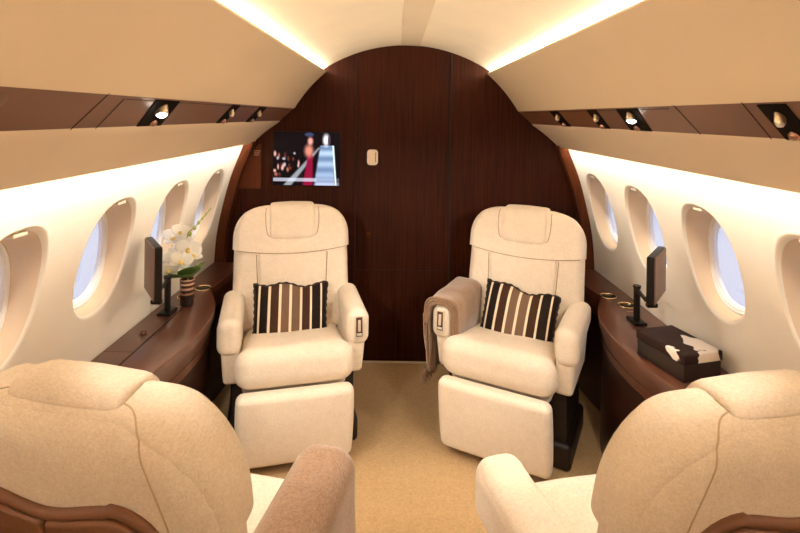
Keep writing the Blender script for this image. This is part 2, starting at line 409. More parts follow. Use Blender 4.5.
# band details: seams and recessed lights. u = across the band (0 top .. 1 bottom)
def bp_(s, u, y, out=0):
    nx, nz = -.673, -.74
    return (s * (.662 + .09 * u + nx * out), y, 1.500 - .082 * u + nz * out)
def bseam(s, pts, r=.0011):
    return tube([bp_(s, u, y, .0004) for u, y in pts], r, 6)
for s, ys in ((-1, [(.0, 1.070, 1.0, 1.078), (.12, 1.148, 1, 1.168)]), (1, [(0, 1.33, 1, 1.35), (0, 1.067, 1, 1.097), (.15, 1.025, 1, 1.05)])):
    g = [bseam(s, [(a, b), (c, d)]) for a, b, c, d in ys]
    g.append(bseam(s, [(.12, 1.155 if s < 0 else 1.37), (.12, 2.9)], .0008))
    obj('trim_9' if s < 0 else 'trim_10', join(*g), GROOVE, kind='structure')
def reading_light(s, yt0, yt1, yb0, yb1, lit, label, lx=.5):
    c = bp_(s, .5, (yt0 + yt1 + yb0 + yb1) / 4)
    root = empty('reading_light', c, label=label, cat='light')
    def L(p): return tuple(Vector(p) - Vector(c))
    corners = [(.08, yt0), (.08, yt1), (.92, yb1), (.92, yb0)]
    V = [L(bp_(s, u, y, .0025)) for u, y in corners] + [L(bp_(s, u, y, -.004)) for u, y in corners]
    obj('housing', (V, [(0, 1, 2, 3), (7, 6, 5, 4), (0, 4, 5, 1), (1, 5, 6, 2), (2, 6, 7, 3), (3, 7, 4, 0)]), RECESS, root, smooth=False)
    ym = (yt0 + yt1) / 2 * (1 - lx) + (yt0 if s > 0 else yt1) * 0 + (yt0 + yt1) / 2 * lx
    ctr = Vector(L(bp_(s, .36, ym, .010))); nrm = Vector((s * -.25, -.35, -.9)).normalized()
    q = nrm.to_track_quat('Z', 'Y').to_matrix().to_4x4(); q.translation = ctr
    rr = .017 if lit else .010
    obj('barrel', xf(lathe([(rr * .8, -.022), (rr, -.018), (rr, .006), (rr * .85, .010)], 20), q), BRASS, root, label='gold swivel barrel')
    obj('lens', xf(lathe([(rr * .84, .0095), (rr * .6, .014), (0.0, .016)], 20), q), BULB if lit else CHROME, root, label='glowing lens' if lit else None)
    e2 = Vector(L(bp_(s, .8, (yb0 + yb1) / 2, .006)))
    obj('nozzle', xf(lathe([(.011, -.008), (.010, .002), (.006, .006), (0, .006)], 16), Matrix.Translation(e2) @ Vector((s * -.67, 0, -.74)).to_track_quat('Z', 'Y').to_matrix().to_4x4()), mat('rose_metal', (.40, .22, .16), .3, metal=1), root, label='small air nozzle')
    return root, Vector(c) + ctr + nrm * .03, nrm
_, pL, nL = reading_light(-1, 1.295, 1.435, 1.345, 1.48, True, 'lit gold reading light in the left overhead band')
_, pR, nR = reading_light(1, 1.545, 1.69, 1.60, 1.745, True, 'lit gold reading light in the right overhead band')
reading_light(-1, 1.90, 1.99, 1.94, 2.03, False, 'unlit light recess in the left band, just beyond the lit one')
reading_light(-1, 2.28, 2.40, 2.32, 2.44, False, 'unlit light recess at the far end of the left band')
reading_light(1, 1.86, 1.95, 1.91, 2.00, False, 'unlit light recess in the right band, just beyond the lit one')
reading_light(1, 2.30, 2.42, 2.34, 2.46, False, 'unlit light recess at the far end of the right band')
reading_light(1, .955, 1.03, .975, 1.05, False, 'unlit light recess at the right picture edge of the right band')
obj('call_button', xf(lathe([(.030, -.001), (.032, .0015), (.028, .0025), (0, .002)], 28), Matrix.Translation(bp_(-1, .38, .79)) @ Vector((.67, 0, -.74)).to_track_quat('Z', 'Y').to_matrix().to_4x4()), BAND, label='round brown cover plate at the left end of the left overhead band', cat='cover plate')

# ------------------------------------------------------------------ bulkhead
obj('wall_far', box(-1.12, 1.12, Y1, Y1 + .06, 0, 2.0, .001), WOOD, kind='structure', smooth=False)
door = empty('door_1', (.06, Y1, 0), kind='structure')
DX0, DX1 = -.30, .265
def zc_(x): return ceil_z(x) - .004
# door leaf slightly proud of the wall
tops = [(DX0 + .004 + (DX1 - DX0 - .008) * i / 12) for i in range(13)]
poly = [(DX0 + .004, .012)] + [(x, zc_(x)) for x in tops] + [(DX1 - .004, .012)]
def xzprism(poly, y0, y1, ox=0):
    g = prism(poly, 0, 1); return ([(x - ox, y0 + (y1 - y0) * z, zz) for x, zz, z in g[0]], g[1])
obj('door_leaf', xzprism(poly, -.004, .0, .06), WOOD, door, smooth=False)
for x in (DX0, DX1):
    obj('door_jamb', box(x - .06 - .005, x - .06 + .005, -.010 if x > 0 else -.012, 0, .01, ceil_z(x) - .01, .001), GROOVE if x > 0 else WOOD, door, smooth=False)
obj('door_gap', box(DX0 - .06 + .004, DX0 - .06 + .009, -.0135, -.002, .01, ceil_z(DX0) - .012, .0005), GROOVE, door, smooth=False)
obj('door_seam', box(DX0 - .055, DX1 - .065, -.0050, -.0035, .548, .551, .0002), GROOVE, door, smooth=False)
pill = [(sx_ * .012 + .020 * math.cos(R(a)), sz_ * .026 + .020 * math.sin(R(a))) for sx_, sz_, a0 in ((1, 1, 0), (-1, 1, 90), (-1, -1, 180), (1, -1, 270)) for a in range(a0, a0 + 91, 15)]
h = obj('door_handle', xzprism(pill, -.016, -.004), LATCHW, door, label='ivory flush door handle'); h.location = (-.215 - .06 + .02, 0, 1.215)
h2 = obj('finger_pull', join(box(.014, .022, -.017, -.012, -.030, .030, .003)), mat('ivory_dark', (.45, .30, .18), .5), h)
obj('trim_11', box(-.60, .60, Y1 - .012, Y1 - .0005, .001, .012, .002), mat('door_glow', (.85, .75, .62), .3, metal=.6, emit=(1, .85, .6), es=.0), kind='structure')  # glow under the door put in as a pale metal strip
# seams on the wooden wall; the slanted pair draws faint reflections as lines
seam_reflection = []
def ws(pts, r=.0016): seam_reflection.append(tube([(x, Y1 - .0006, z) for x, z in pts], r, 6))
ws([(-1.02, .875), (-.93, .875)]); ws([(.30, .60), (.62, .34)]); ws([(.33, .45), (.55, .28)])
ws([(-.33, .55), (-1.0, .55)])
obj('trim_12', join(*seam_reflection), GROOVE, kind='structure')
hat = empty('access_hatch', (-.888, Y1, 1.155), label='small wooden access hatch with cut corner left of the screen', cat='hatch')
hp = [(-.085, -.135), (.045, -.135), (.045, .128), (.025, .128), (-.085, -.045)]
hp = [(x - .01, z) for x, z in hp]
obj('panel', xzprism(hp, -.004, -.0005), WOODEDGE, hat, smooth=False)
obj('gap', tube([(x, -.0045, z) for x, z in hp], .0016, 6, closed=True), GROOVE, hat)
for k in range(3):
    obj('label_line', box(-.008, .030 - .004 * k, -.0056, -.0042, .086 - .012 * k, .090 - .012 * k, .0004), mat('label_gold', (.55, .36, .22), .5), hat, smooth=False)

# screen
tvx0, tvx1, tvz0, tvz1 = -.779, -.390, 1.045, 1.358
tv = empty('wall_screen', ((tvx0 + tvx1) / 2, Y1, (tvz0 + tvz1) / 2), label='flat wall screen showing a lit catwalk on the wooden bulkhead', cat='screen')
W_, H_ = (tvx1 - tvx0) / 2, (tvz1 - tvz0) / 2
obj('bezel', box(-W_ - .004, W_ + .004, -.012, 0, -H_ - .004, H_ + .004, .003), BLACK, tv)
def lerp(a, b, t): return tuple(a[i] + (b[i] - a[i]) * t for i in range(3))
def scr(px, py):
    # px, py in 0..1, y down
    x, y = 75 + px * 377, 70 + py * 307
    c = (14, 7, 9)
    def sm(d, wd): return max(0, min(1, .5 - d / wd))
    def ell(cx, cy, rx, ry, col, soft=.5):
        nonlocal c
        d = math.hypot((x - cx) / rx, (y - cy) / ry) - 1; c = lerp(c, col, sm(d, soft))
    # audience, left and right
    rnd = random.Random(5)
    for k in range(26):
        cx = rnd.uniform(82, 225); cy = rnd.uniform(190, 325) - (cx - 82) * .1
        col = rnd.choice([(150, 90, 70), (200, 150, 140), (90, 40, 30), (170, 160, 170), (60, 25, 22)])
        ell(cx, cy, rnd.uniform(4, 9), rnd.uniform(6, 16), col, 1.0)
    # catwalk
    if y > 145:
        t = (y - 145) / 232
        l, r = 342 - 34 * t, 418 + 8 * t
        k = sm(max(l - x, x - r), 10)
        stripe = .5 + .5 * math.sin(y * .10 + 1.2)
        cc = lerp((90, 112, 142), (165, 185, 205), stripe * (1 - t * .35)); cc = lerp(cc, (110, 125, 160), t * .4)
        c = lerp(c, cc, k)
        k = sm(abs(x - (415 + 18 * t)) - 4, 5); c = lerp(c, (215, 235, 230), k)
        xl = 335 - 165 * max(0, (y - 160) / 200); wl = 5 + 18 * t
        if y > 160: c = lerp(c, (125, 130, 135), sm(abs(x - xl) - wl, 12))
        if y > 200:
            c = lerp(c, (120, 14, 45), sm(abs(x - (290 - 18 * t)) - (8 + 22 * t), 10))
    ell(375, 115, 18, 34, (215, 215, 225), .9); ell(392, 118, 8, 28, (60, 50, 60), .5)
    ell(277, 178, 25, 36, (185, 115, 98), .9); ell(285, 122, 15, 22, (205, 140, 130), .9); ell(278, 84, 26, 12, (50, 55, 85), .4)
    if 334 < y < 356: c = lerp(c, (185, 185, 200), .75 if x < 320 else .35)
    if y > 360 and x > 320: c = lerp(c, (190, 190, 205), .5)
    return c
nx_, ny_ = 96, 78
P = [[(-W_ + 2 * W_ * i / nx_, -.0125, H_ - 2 * H_ * j / ny_) for i in range(nx_ + 1)] for j in range(ny_ + 1)]
TVM = vcol_mat('screen_picture', 1.0, .2)
so = obj('screen_image', grid(P), TVM, tv, smooth=False, recalc=False)
ca = so.data.color_attributes.new('Col', 'FLOAT_COLOR', 'POINT')
def lin(c): c /= 255; return c / 12.92 if c < .04 else ((c + .055) / 1.055) ** 2.4
for k in range((nx_ + 1) * (ny_ + 1)):
    j, i = divmod(k, nx_ + 1); c = scr(i / nx_, j / ny_); ca.data[k].color = (lin(c[0]), lin(c[1]), lin(c[2]), 1)

# ------------------------------------------------------------------ side consoles
CZ = .60
INNER = [(.93, .45), (.93, 1.05), (.925, 1.25), (.885, 1.50), (.85, 1.70), (.82, 1.92), (.822, 2.10), (.85, 2.26), (.905, 2.40), (.945, 2.48), (.960, 2.53), (.945, 2.64), (.935, 2.8), (.93, 2.955)]
inner = [tuple(p)[:2] for p in cr([(a, b, 0) for a, b in INNER], 6)]
def console(s, cz, side, label):
    root = empty('side_console', (s * 1.0, 1.7, 0), label=label, cat='console')
    X = lambda x: s * x - s * 1.0
    yo = 1.7
    def plan(off, yy0, yy1):
        ed = [(a + off, b) for a, b in inner if yy0 <= b <= yy1]
        return ed
    def slab(off, z0, z1):
        ed = [(a + off, b) for a, b in inner]; rows = []
        for a, b in ed:
            rows.append([(X(wallx(z1) - .004), b - yo, z1), (X(a + .006), b - yo, z1), (X(a + .001), b - yo, z1 - .003), (X(a), b - yo, z1 - .008), (X(a + .002), b - yo, z0 + .004), (X(a + .008), b - yo, z0), (X(wallx(z1) - .004), b - yo, z0)])
        g = grid(rows); n = 7; N = len(rows); g[1].append(tuple(range(n))); g[1].append(tuple(range((N - 1) * n, N * n))); return g
    obj('worktop', slab(0, cz - .045, cz), CONS, root, sharp=40)
    def body(off, z0, z1, lean):
        rows = []
        for a, b in inner:
            rows.append([(X(wallx(z1) - .02), b - yo, z1), (X(a + off), b - yo, z1), (X(a + off + lean), b - yo, z0), (X(min(wallx(z0) - .015, wallx(z1) - .02)), b - yo, z0)])
        g = grid(rows); n = 4; N = len(rows); g[1].append(tuple(range(n))); g[1].append(tuple(range((N - 1) * n, N * n))); return g
    obj('fascia', body(.012, cz - .125, cz - .048, .004), CONS, root, sharp=40)
    obj('cabinet_body', body(.022, .002, cz - .128, -.005), CONSD, root, sharp=40)
    ed = [(a, b) for a, b in inner if 1.3 < b < 2.42]
    obj('trim_line', tube([(X(a + .0195), b - yo, cz - .1275) for a, b in ed], .0016, 6), mat('trim_gold', (.45, .28, .14), .35, metal=.8), root)
    obj('trim_line', tube([(X(a + .0125), b - yo, cz - .088) for a, b in ed], .0010, 6), GROOVE, root)
    # folding table lid and slot
    gx = .985
    obj('table_slot', box(min(X(gx), X(gx + .006)), max(X(gx), X(gx + .006)), 1.25 - yo, 2.24 - yo, cz - .002, cz + .0006, .0002), GROOVE, root, smooth=False)
    x1 = wallx(cz) - .008
    obj('table_lid', box(min(X(gx + .007), X(x1)), max(X(gx + .007), X(x1)), 1.83 - yo, 2.15 - yo, cz - .001, cz + .0012, .0006), CONS, root, smooth=False)
    obj('table_lid', box(min(X(gx + .007), X(x1)), max(X(gx + .007), X(x1)), 1.30 - yo, 1.826 - yo, cz - .001, cz + .0012, .0006), CONS, root, smooth=False)
    obj('latch_knob', xf(lathe([(.012, 0), (.013, .006), (.009, .013), (0, .015)], 18), T(X(1.03), 2.0 - yo - .02, cz + .001)), CONS, root)
    for yy in (2.385, 2.505):
        cxx = 1.03 - (.035 if yy > 2.45 else 0)
        g = xf(tube([(math.cos(a) * .037, math.sin(a) * .037, 0) for a in [2 * math.pi * k / 28 for k in range(28)]], .0038, 8, True), T(X(cxx), yy - yo, cz + .002))
        ch = obj('cup_holder', g, GOLD, root, label='gold rimmed cup holder')
        obj('well', xf(lathe([(.034, .0006), (.033, .0012), (0, .0012)], 28), T(X(cxx), yy - yo, cz)), BLACK, ch)
    # small gold markings near the cup holders
    for k in range(2):
        g = [box(min(X(1.0 + .0 + .010 * j), X(1.006 + .010 * j)), max(X(1.0 + .010 * j), X(1.006 + .010 * j)), 2.31 - yo - .05 * k, 2.316 - yo - .05 * k, cz + .0005, cz + .0012, .0002) for j in range(3)]
        obj('marking', join(*g), mat('label_gold', (.55, .36, .22), .5), root, smooth=False)
    return root
console(-1, CZ, 'left', 'dark brown side console under the left windows, carrying the orchid vase')
console(1, CZ - .012, 'right', 'dark brown side console under the right windows, carrying the cowhide box')

# ------------------------------------------------------------------ chairs (local: faces -Y, origin on the floor)
PIV = Vector((0, .085, .42)); LEAN = R(12)
def BK(x, t, n):
    return Vector((x, PIV.y + t * math.sin(LEAN) - n * math.cos(LEAN), PIV.z + t * math.cos(LEAN) + n * math.sin(LEAN)))
TOP = .594; HW = .282; CRAD = .185
def outline(t, hw=HW, top=None):
    top = top or TOP
    rad = CRAD
    w_ = hw - .012 * max(0, (t - .1)) * 1.0
    if t < .12: w_ -= .02 * ((.12 - t) / .12) ** 2
    if t > top - rad:
        d = (t - (top - rad)) / rad; d = min(d, .9999)
        w_ -= rad * (1 - (1 - d ** 2.15) ** (1 / 2.15))
    return w_
def back_slab(t0, t1, n0, n1, grow=0, r=.045, puff=.012):
    sx_, st, sn = 2, t1 - t0, n1 - n0
    h_ = st / 2
    g = rbox(2 * (HW + grow), sn, st, r, k=5, n3=(14, 5, 18))
    def fn(p):
        t = p.z + (t0 + t1) / 2; u = p.x / (HW + grow)
        # arch the t so the top is a rounded outline
        tt = min(t, t1)
        wfac = (outline(min(tt, t1 - .0005) if t1 > TOP - CRAD else tt, HW + grow, t1 if t1 > .5 else TOP) / (HW + grow))
        n_ = -p.y + (n0 + n1) / 2
        mid = (n0 + n1) / 2; f = max(0, 1 - u * u)
        n_ += (1 if n_ > mid else -1) * puff * (f ** .6) * min(1, max(0, (t1 - t) / .08)) * (abs(n_ - mid) / (sn / 2))
        n_ -= .028 * (1 - abs(u) ** 2) * 0
        return BK(p.x * wfac, t, n_)
    return xf(g, fn=fn)
def build_chair(name, loc, rz, label, aisle, near=False):
    root = empty(name, loc, rz, label=label, cat='armchair', group='cream swivel armchairs')
    # base
    obj('pedestal', join(box(-.285, .285, -.16, .22, .0, .11, .02), box(-.265, .265, -.14, .20, .10, .33, .01)), PEDE, root, label='dark brown pedestal')
    obj('seat_frame', box(-.215, .215, -.235, .22, .30, .39, .02), CREAM, root)
    # seat cushion
    g = rbox(.455, .55, .165, .065, k=5, n3=(12, 14, 3))
    def fs(p):
        y = p.y; z = p.z
        z += .010 * (1 - (p.x / .24) ** 2) * (1 if z > 0 else .0) * (1 - (y / .3) ** 2)
        # lean back, front roll tapers under
        if z > 0: z += .006 * noise.noise(Vector((p.x * 7, p.y * 7, 3)))
        zz = z + (-y) * .17
        wide = 1 + (.085 * min(1, max(0, (-y - .16) / .05)) if not near else 0)
        return Vector((p.x * wide, y - .04, zz + .383))
    seat = obj('seat_cushion', xf(g, fn=fs), CREAM, root)
    # piping
    # footrest
    g = rbox(.475, .075, .308, .028, k=5, n3=(10, 3, 10))
    def ff(p):
        b = .014 * (1 - (p.x / .25) ** 2) * (1 - (p.z / .16) ** 2)
        tx = 1 - .02 * max(0, -p.z / .15) ** 2 - .02 * (p.z / .15 if p.z > 0 else 0) ** 4
        y = p.y - (b if p.y < 0 else 0) + .02 * (-p.z / .15)
        return Vector((p.x * tx, y - .295, p.z + .194))
    obj('footrest', xf(g, fn=ff), CREAM, root)
    # backrest body
    g = back_slab(0, TOP, -.115, 0, 0, .045, .010)
    g_body = g; body = obj('backrest', g, CREAM, root)
    # yoke across the top of the back
    t0, t1 = .355, TOP + .006; TC = .392
    g = rbox(2 * (HW + .006), .118, t1 - t0, .04, k=6, n3=(18, 5, 10))
    def fy(p):
        t = p.z + (t0 + t1) / 2; u = p.x / (HW + .006)
        wf = outline(min(t, t1 - .0005), HW + .006, t1) / (HW + .006)
        n_ = -p.y - .044
        if n_ > -.046: n_ += .012 * max(0, 1 - u * u) ** .6 * min(1, max(0, (t1 - t) / .08))
        t = max(t, TC); t -= .028 * (1 - u * u) * max(0, min(1, (TC + .09 - t) / .09))
        return BK(p.x * wf, t, n_)
    g_yoke = xf(g, fn=fy); obj('head_panel', g_yoke, CREAM, root)
    # inner back cushion
    g = rbox(.335, .06, .41, .022, k=4, n3=(8, 2, 12))
    def fi(p):
        t = p.z + .205; wf = .90 + .12 * (t / .41)
        b = .014 * (1 - (p.x / .17) ** 2) * math.sin(math.pi * min(1, max(0, t / .41)))
        return BK(p.x * wf, t, -p.y - .012 + (b if p.y < 0 else 0))
    g_in = xf(g, fn=fi); obj('back_cushion', g_in, CREAM, root)
    from mathutils.bvhtree import BVHTree
    GB = join(g_body, g_yoke, g_in); bvh = BVHTree.FromPolygons([Vector(p) for p in GB[0]], GB[1])
    def snap(x, t, ang=0, off=.0005):
        dn, dt = math.cos(R(ang)), -math.sin(R(ang))
        o0 = BK(x, t, -.06) - (BK(0, dt, dn) - BK(0, 0, 0)) * .4; d0 = (BK(0, dt, dn) - BK(0, 0, 0)).normalized()
        hit, nr_, _, _ = bvh.ray_cast(o0, d0)
        if hit is None: return None
        return hit + nr_.normalized() * off * (1 if nr_.dot(d0) < 0 else -1)
    def seam_tube(nm, pts, rad, m_):
        q = [p for p in (snap(*p) for p in pts) if p is not None]
        obj(nm, tube(q, rad, 6), m_, root)
    # headrest flap: a padded band folded over the top
    path = [(.006, .435), (.020, .448), (.024, .48), (.024, .53), (.018, .566), (.004, .588), (-.025, .600), (-.045, .603), (-.056, .602), (-.065, .595), (-.067, .590)]
    path = [(a, b + (TOP - .594) * min(1, max(0, (b - .45) / .1))) for a, b in path]
    path = [(p.x, p.y) for p in cr([(a, b, 0) for a, b in path], 4)]
    rows = []; N = len(path)
    th = .012; hwid = .108
    for i, (n_, t) in enumerate(path):
        a = path[max(0, i - 1)]; b = path[min(N - 1, i + 1)]; d = Vector((b[0] - a[0], b[1] - a[1])).normalized(); nr = Vector((d.y, -d.x)) * 1.0
        # nr should point outwards
        cen = Vector((-.05, .5)); pv = Vector((n_, t))
        if (pv - cen).dot(nr) < 0: nr = -nr
        e_ = min(i, N - 1 - i); tk = th * min(1, (.35 + e_ * .3))
        sec = []
        for k in range(20):
            an = 2 * math.pi * k / 20; c, s_ = math.cos(an), math.sin(an)
            xx = hwid * math.copysign(abs(c) ** .22, c); yy = tk * math.copysign(abs(s_) ** .7, s_) + (.004 * (1 - (xx / hwid) ** 2) if s_ > 0 else 0)
            q = pv + nr * yy; sec.append(BK(xx, q.y, q.x))
        rows.append(sec + [sec[0]])
    g = grid(rows); V = g[0]; m_ = 21
    g[1].append(tuple(range(20))); g[1].append(tuple((N - 1) * m_ + k for k in range(20)))
    obj('headrest', g, CREAM, root, sharp=80)
    for q in (-1, 1):
        seam_tube('front_seam', [(q * (.170 * (.90 + .12 * t / .41)), t, 180, .0002) for t in [.03 + .009 * k for k in range(38)]], .0020, CREAM_TRIM)
        ear = cr([(.128, .585, 0), (.130, .55, 0), (.128, .50, 0), (.120, .46, 0), (.108, .445, 0)], 6)
        seam_tube('front_seam', [(q * p.x, p.y, 180, .0002) for p in ear], .0016, CREAM_TRIM)
    seam_tube('front_seam', [(x * .0066, .3905 - .028 * (1 - (x * .0066 / .288) ** 2), 180, .0002) for x in range(-40, 41)], .0018, CREAM_TRIM)
    # rear: seams and leather pockets
    def rear(x, t, off=.0): return BK(x, t, -.115 - .010 * max(0, 1 - (x / HW) ** 2) ** .6 * min(1, max(0, (TOP - t) / .08)) - off)
    for s in (-1, 1):
        pts = cr([(.104, .606, 75), (.128, .59, 60), (.155, .562, 42), (.18, .525, 26), (.20, .475, 13), (.216, .41, 4), (.227, .32, 0), (.233, .2, 0), (.236, .05, 0)], 8)
        seam_tube('rear_seam', [(p.x * s, p.y, p.z, .0003) for p in pts], .0015, SEAM)
    def rtop(x): q = min(1, abs(x) / .13); return .446 + .024 * q * q * (3 - 2 * q)
    for s in (-1, 1):
        g = rbox(.190, .022, .39, .009, k=3, n3=(10, 1, 18))
        def fp(p):
            x = p.x + s * .0965; v = (p.z + .195) / .39; t = .06 + v * (rtop(x) - .06)
            rad = .075; over = t - (.474 - rad); ox = abs(x) - (.1915 - rad)
            if over > 0 and ox > 0:
                l = max(over, ox); dd = math.hypot(over, ox); k = l / dd
                x = math.copysign(.1915 - rad + ox * k, x); t = .474 - rad + over * k
            return rear(x, t, 0) + Vector((0, p.y + .006, 0))
        obj('back_pocket', xf(g, fn=fp), LEATHER, root, label='brown leather back pocket')
    rim = [(.200, .05 + .35 * k / 10) for k in range(10)] + [(.200 - .082 + .082 * math.cos(a_), .400 + .082 * math.sin(a_)) for a_ in [math.pi / 2 * k / 8 for k in range(9)]] + [(x * .01, rtop(x * .01) + .008) for x in range(11, -1, -1)]
    rim = rim + [(-x, t) for x, t in reversed(rim[:-1])]
    obj('pocket_rim', tube([rear(x, t, .003) for x, t in rim], .0095, 8), LEATHER, root)
    # arms
    for s in (-1, 1):
        ag = rbox(.124 if near else .098, .43, .150, .040, k=5, n3=(4, 12, 4))
        def fa(p):
            y = p.y; x = p.x
            # front is fuller and droops, back thins
            f = (-y + .215) / .43
            z = p.z * (.80 + .25 * f) - (.0) + .004 * math.sin(y * 9)
            if p.z < 0: z += .02 * (1 - f)
            if p.z > 0: z -= .006 * f * max(0, x * s / .05)
            return Vector((x + s * (.262 if near else .270), (y * 1.08 - .05) if near else (y * .95 - .025), z + .548 - .010 * f))
        obj('armrest', xf(ag, fn=fa), CREAM, root)
        g = rbox(.074, .38, .25, .018, k=4, n3=(3, 8, 6))
        def fb(p):
            return Vector((p.x + s * (.264 + .010 * (p.z / .15)), p.y * (1 - .10 * (-p.z / .15 if p.z < 0 else 0)) - .02, p.z + .455))
        obj('side_panel', xf(g, fn=fb), CREAM, root)
        if s == aisle and not near:
            cp_ = obj('recline_control', xf(join(*[box(-.019, -.014, -.004, .004, -.045, .045, .0015), box(.014, .019, -.004, .004, -.045, .045, .0015), box(-.019, .019, -.004, .004, .041, .046, .0015), box(-.019, .019, -.004, .004, -.046, -.041, .0015)]), T(s * .270, -.2345, .545) @ RX(-4)), CHROME, root, label='chrome recline control')
            obj('control_recess', xf(box(-.015, .015, -.001, .003, -.042, .042, .001), T(s * .270, -.2340, .545) @ RX(-4)), mat('recess_brown', (.10, .05, .03), .4), cp_)
            obj('lever', xf(join(box(-.006, .006, -.009, 0, -.018, .030, .003), box(-.011, .011, -.006, 0, -.036, -.026, .002)), T(s * .270, -.2345, .545) @ RX(-4)), CHROME, cp_)
    # lower link arms and seams of the seat front
    return root
CRAD = .155; TOP = .594
FL = build_chair('cabin_armchair', (-.525, 2.37, 0), 14, 'cream armchair with striped pillow in front of the wall screen', 1)
FR = build_chair('cabin_armchair', (.499, 2.365, 0), -28, 'cream armchair at far right with brown throw over its arm', -1)
CRAD = .185; TOP = .603
NL = build_chair('cabin_armchair', (-.53, 1.09, 0), 168, 'cream armchair seen from behind at the lower left', -1, True)
NR = build_chair('cabin_armchair', (.518, 1.09, 0), -168, 'cream armchair seen from behind at the lower right', 1, True)

# ------------------------------------------------------------------ throws
def throw_sheet(s, x_in, x_out, ztop, z_in, z_out, y0, y1, off, amp, seed, narrow=0, ny=22, lobe=.03):
    """drapes over an armrest; returns a grid in chair coordinates"""
    xi, xo = x_in - off, x_out + off; zt = ztop + off; rr = .045
    prof = [(xi - .004, z_in), (xi - .002, (z_in + zt) / 2), (xi, zt - rr)]
    prof += [(xi + rr * (1 - math.cos(a)), zt - rr + rr * math.sin(a)) for a in [math.pi / 2 * k / 5 for k in range(1, 6)]]
    prof += [(xo - rr + rr * math.sin(a), zt - rr + rr * math.cos(a)) for a in [math.pi / 2 * k / 5 for k in range(0, 6)]]
    nlow = 14
    prof += [(xo + .004 + .004 * k / nlow, zt - rr + (z_out - zt + rr) * k / nlow) for k in range(1, nlow + 1)]
    rows = []
    L = len(prof)
    for j in range(ny + 1):
        v = j / ny; row = []
        for i, (x, z) in enumerate(prof):
            y = y0 + (y1 - y0) * v
            down = max(0, (zt - .05 - z) / (zt - .05 - z_out)) if i > L // 2 else 0
            y = y + (y0 + (y1 - y0) * .35 - y) * narrow * down
            wob = amp * math.sin(v * 19 + seed + 1.5 * math.sin(z * 9)) * (down ** .7) + amp * .25 * noise.noise(Vector((v * 6, z * 9, seed)))
            row.append((s * (x + wob + (.5 * amp if down else 0)), y, z + .006 * noise.noise(Vector((v * 4, seed, i * .3)))))
        rows.append(row)
    return grid(rows)
def place(M_src, g): return g
# far right throw: three folded layers
thr = empty('throw_blanket', (.499, 2.365, 0), -28, label='brown knitted throw folded over the arm of the far right armchair', cat='throw')
sheets = [throw_sheet(-1, .222, .324, .612, .45, .27, -.225 + .004 * k, .12, .007 + .009 * k, .006 + .003 * k, k * 1.7, narrow=.45) for k in range(3)]
obj('folded_cloth', join(*sheets), THROW, thr, solid=.007)
eg = []
for k in range(3):
    xi, xo, zt, rr = .222 - .007 - .009 * k, .324 + .007 + .009 * k, .612 + .007 + .009 * k, .045
    pts = [(xi, .46 + .01 * k)] + [(xi, zt - rr)] + [(xi + rr * (1 - math.cos(a)), zt - rr + rr * math.sin(a)) for a in [math.pi / 2 * q / 5 for q in range(1, 6)]] + [(xo - rr + rr * math.sin(a), zt - rr + rr * math.cos(a)) for a in [math.pi / 2 * q / 5 for q in range(0, 6)]] + [(xo + .006, .52)]
    eg.append(tube([(-x, -.228 + .004 * k, z) for x, z in pts], .0062, 8))
obj('rolled_edge', join(*eg), THROWD, thr)
fg = []
for j in range(34):
    y = -.225 + .16 * j / 33; x = -(.360 + .006 * math.sin(j * 1.3)); l = .05 + .012 * random.random()
    fg.append(tube([(x, y, .285), (x - .003, y + .003 * math.sin(j), .285 - l * .5), (x + .004 * math.sin(j * 2.1), y + .004 * math.cos(j), .285 - l)], [.003, .0028, .0018], 5))
fr_ = obj('fringe', join(*fg), THROWD, thr); fr_['kind'] = 'stuff'
# near left throw: a single thick sheet that also covers the front of the arm
thr2 = empty('throw_blanket', (-.53, 1.09, 0), 168, label='tweedy brown throw covering the arm of the lower left armchair', cat='throw')
g = rbox(.154, .36, .195, .056, k=6, n3=(5, 16, 5))
def ft(p):
    x, y, z = p.x, p.y, p.z
    f = (-y + .18) / .36
    z = z * (.85 + .17 * f)
    if z < -.01:
        if x < -.02:
            t = (-z) / .1; z = -.01 + (z + .01) * 4.2; x -= .008 * (0) * t + .006 * t + .011 * t * math.sin(y * 52 + 1 + 2 * t)
        else: z *= .9
    z += .003 * noise.noise(Vector((x * 20, y * 9, 1)))
    return Vector((x - .268, y - .087, z + .548))
obj('draped_cloth', xf(g, fn=ft), THROW, thr2)

# ------------------------------------------------------------------ striped pillows
PILM = bpy.data.materials.new('striped_pillow'); PILM.use_nodes = True; n = PILM.node_tree; b = n.nodes['Principled BSDF']
b.inputs['Roughness'].default_value = .7; b.inputs['Specular IOR Level'].default_value = .15
tco = n.nodes.new('ShaderNodeTexCoord'); sp = n.nodes.new('ShaderNodeSeparateXYZ'); mr = n.nodes.new('ShaderNodeMath'); mr.operation = 'MULTIPLY_ADD'
mr.inputs[1].default_value = 1 / .336; mr.inputs[2].default_value = .5
n.links.new(tco.outputs['Object'], sp.inputs[0]); n.links.new(sp.outputs['X'], mr.inputs[0])
cr_ = n.nodes.new('ShaderNodeValToRGB'); cr_.color_ramp.interpolation = 'CONSTANT'
DK, BR, TP, CRM = (.013, .007, .0045, 1), (.050, .020, .010, 1), (.17, .10, .062, 1), (.78, .66, .50, 1)
stops = [(0, DK), (.055, CRM), (.085, DK), (.19, CRM), (.225, BR), (.335, CRM), (.37, TP), (.475, CRM), (.51, TP), (.62, CRM), (.65, BR), (.755, CRM), (.785, DK), (.90, CRM), (.925, DK)]
els = cr_.color_ramp.elements
els[0].position = 0; els[0].color = DK; els[1].position = stops[1][0]; els[1].color = stops[1][1]
for p, c in stops[2:]:
    q = els.new(p); q.color = c
n.links.new(mr.outputs[0], cr_.inputs[0]); n.links.new(cr_.outputs[0], b.inputs['Base Color'])
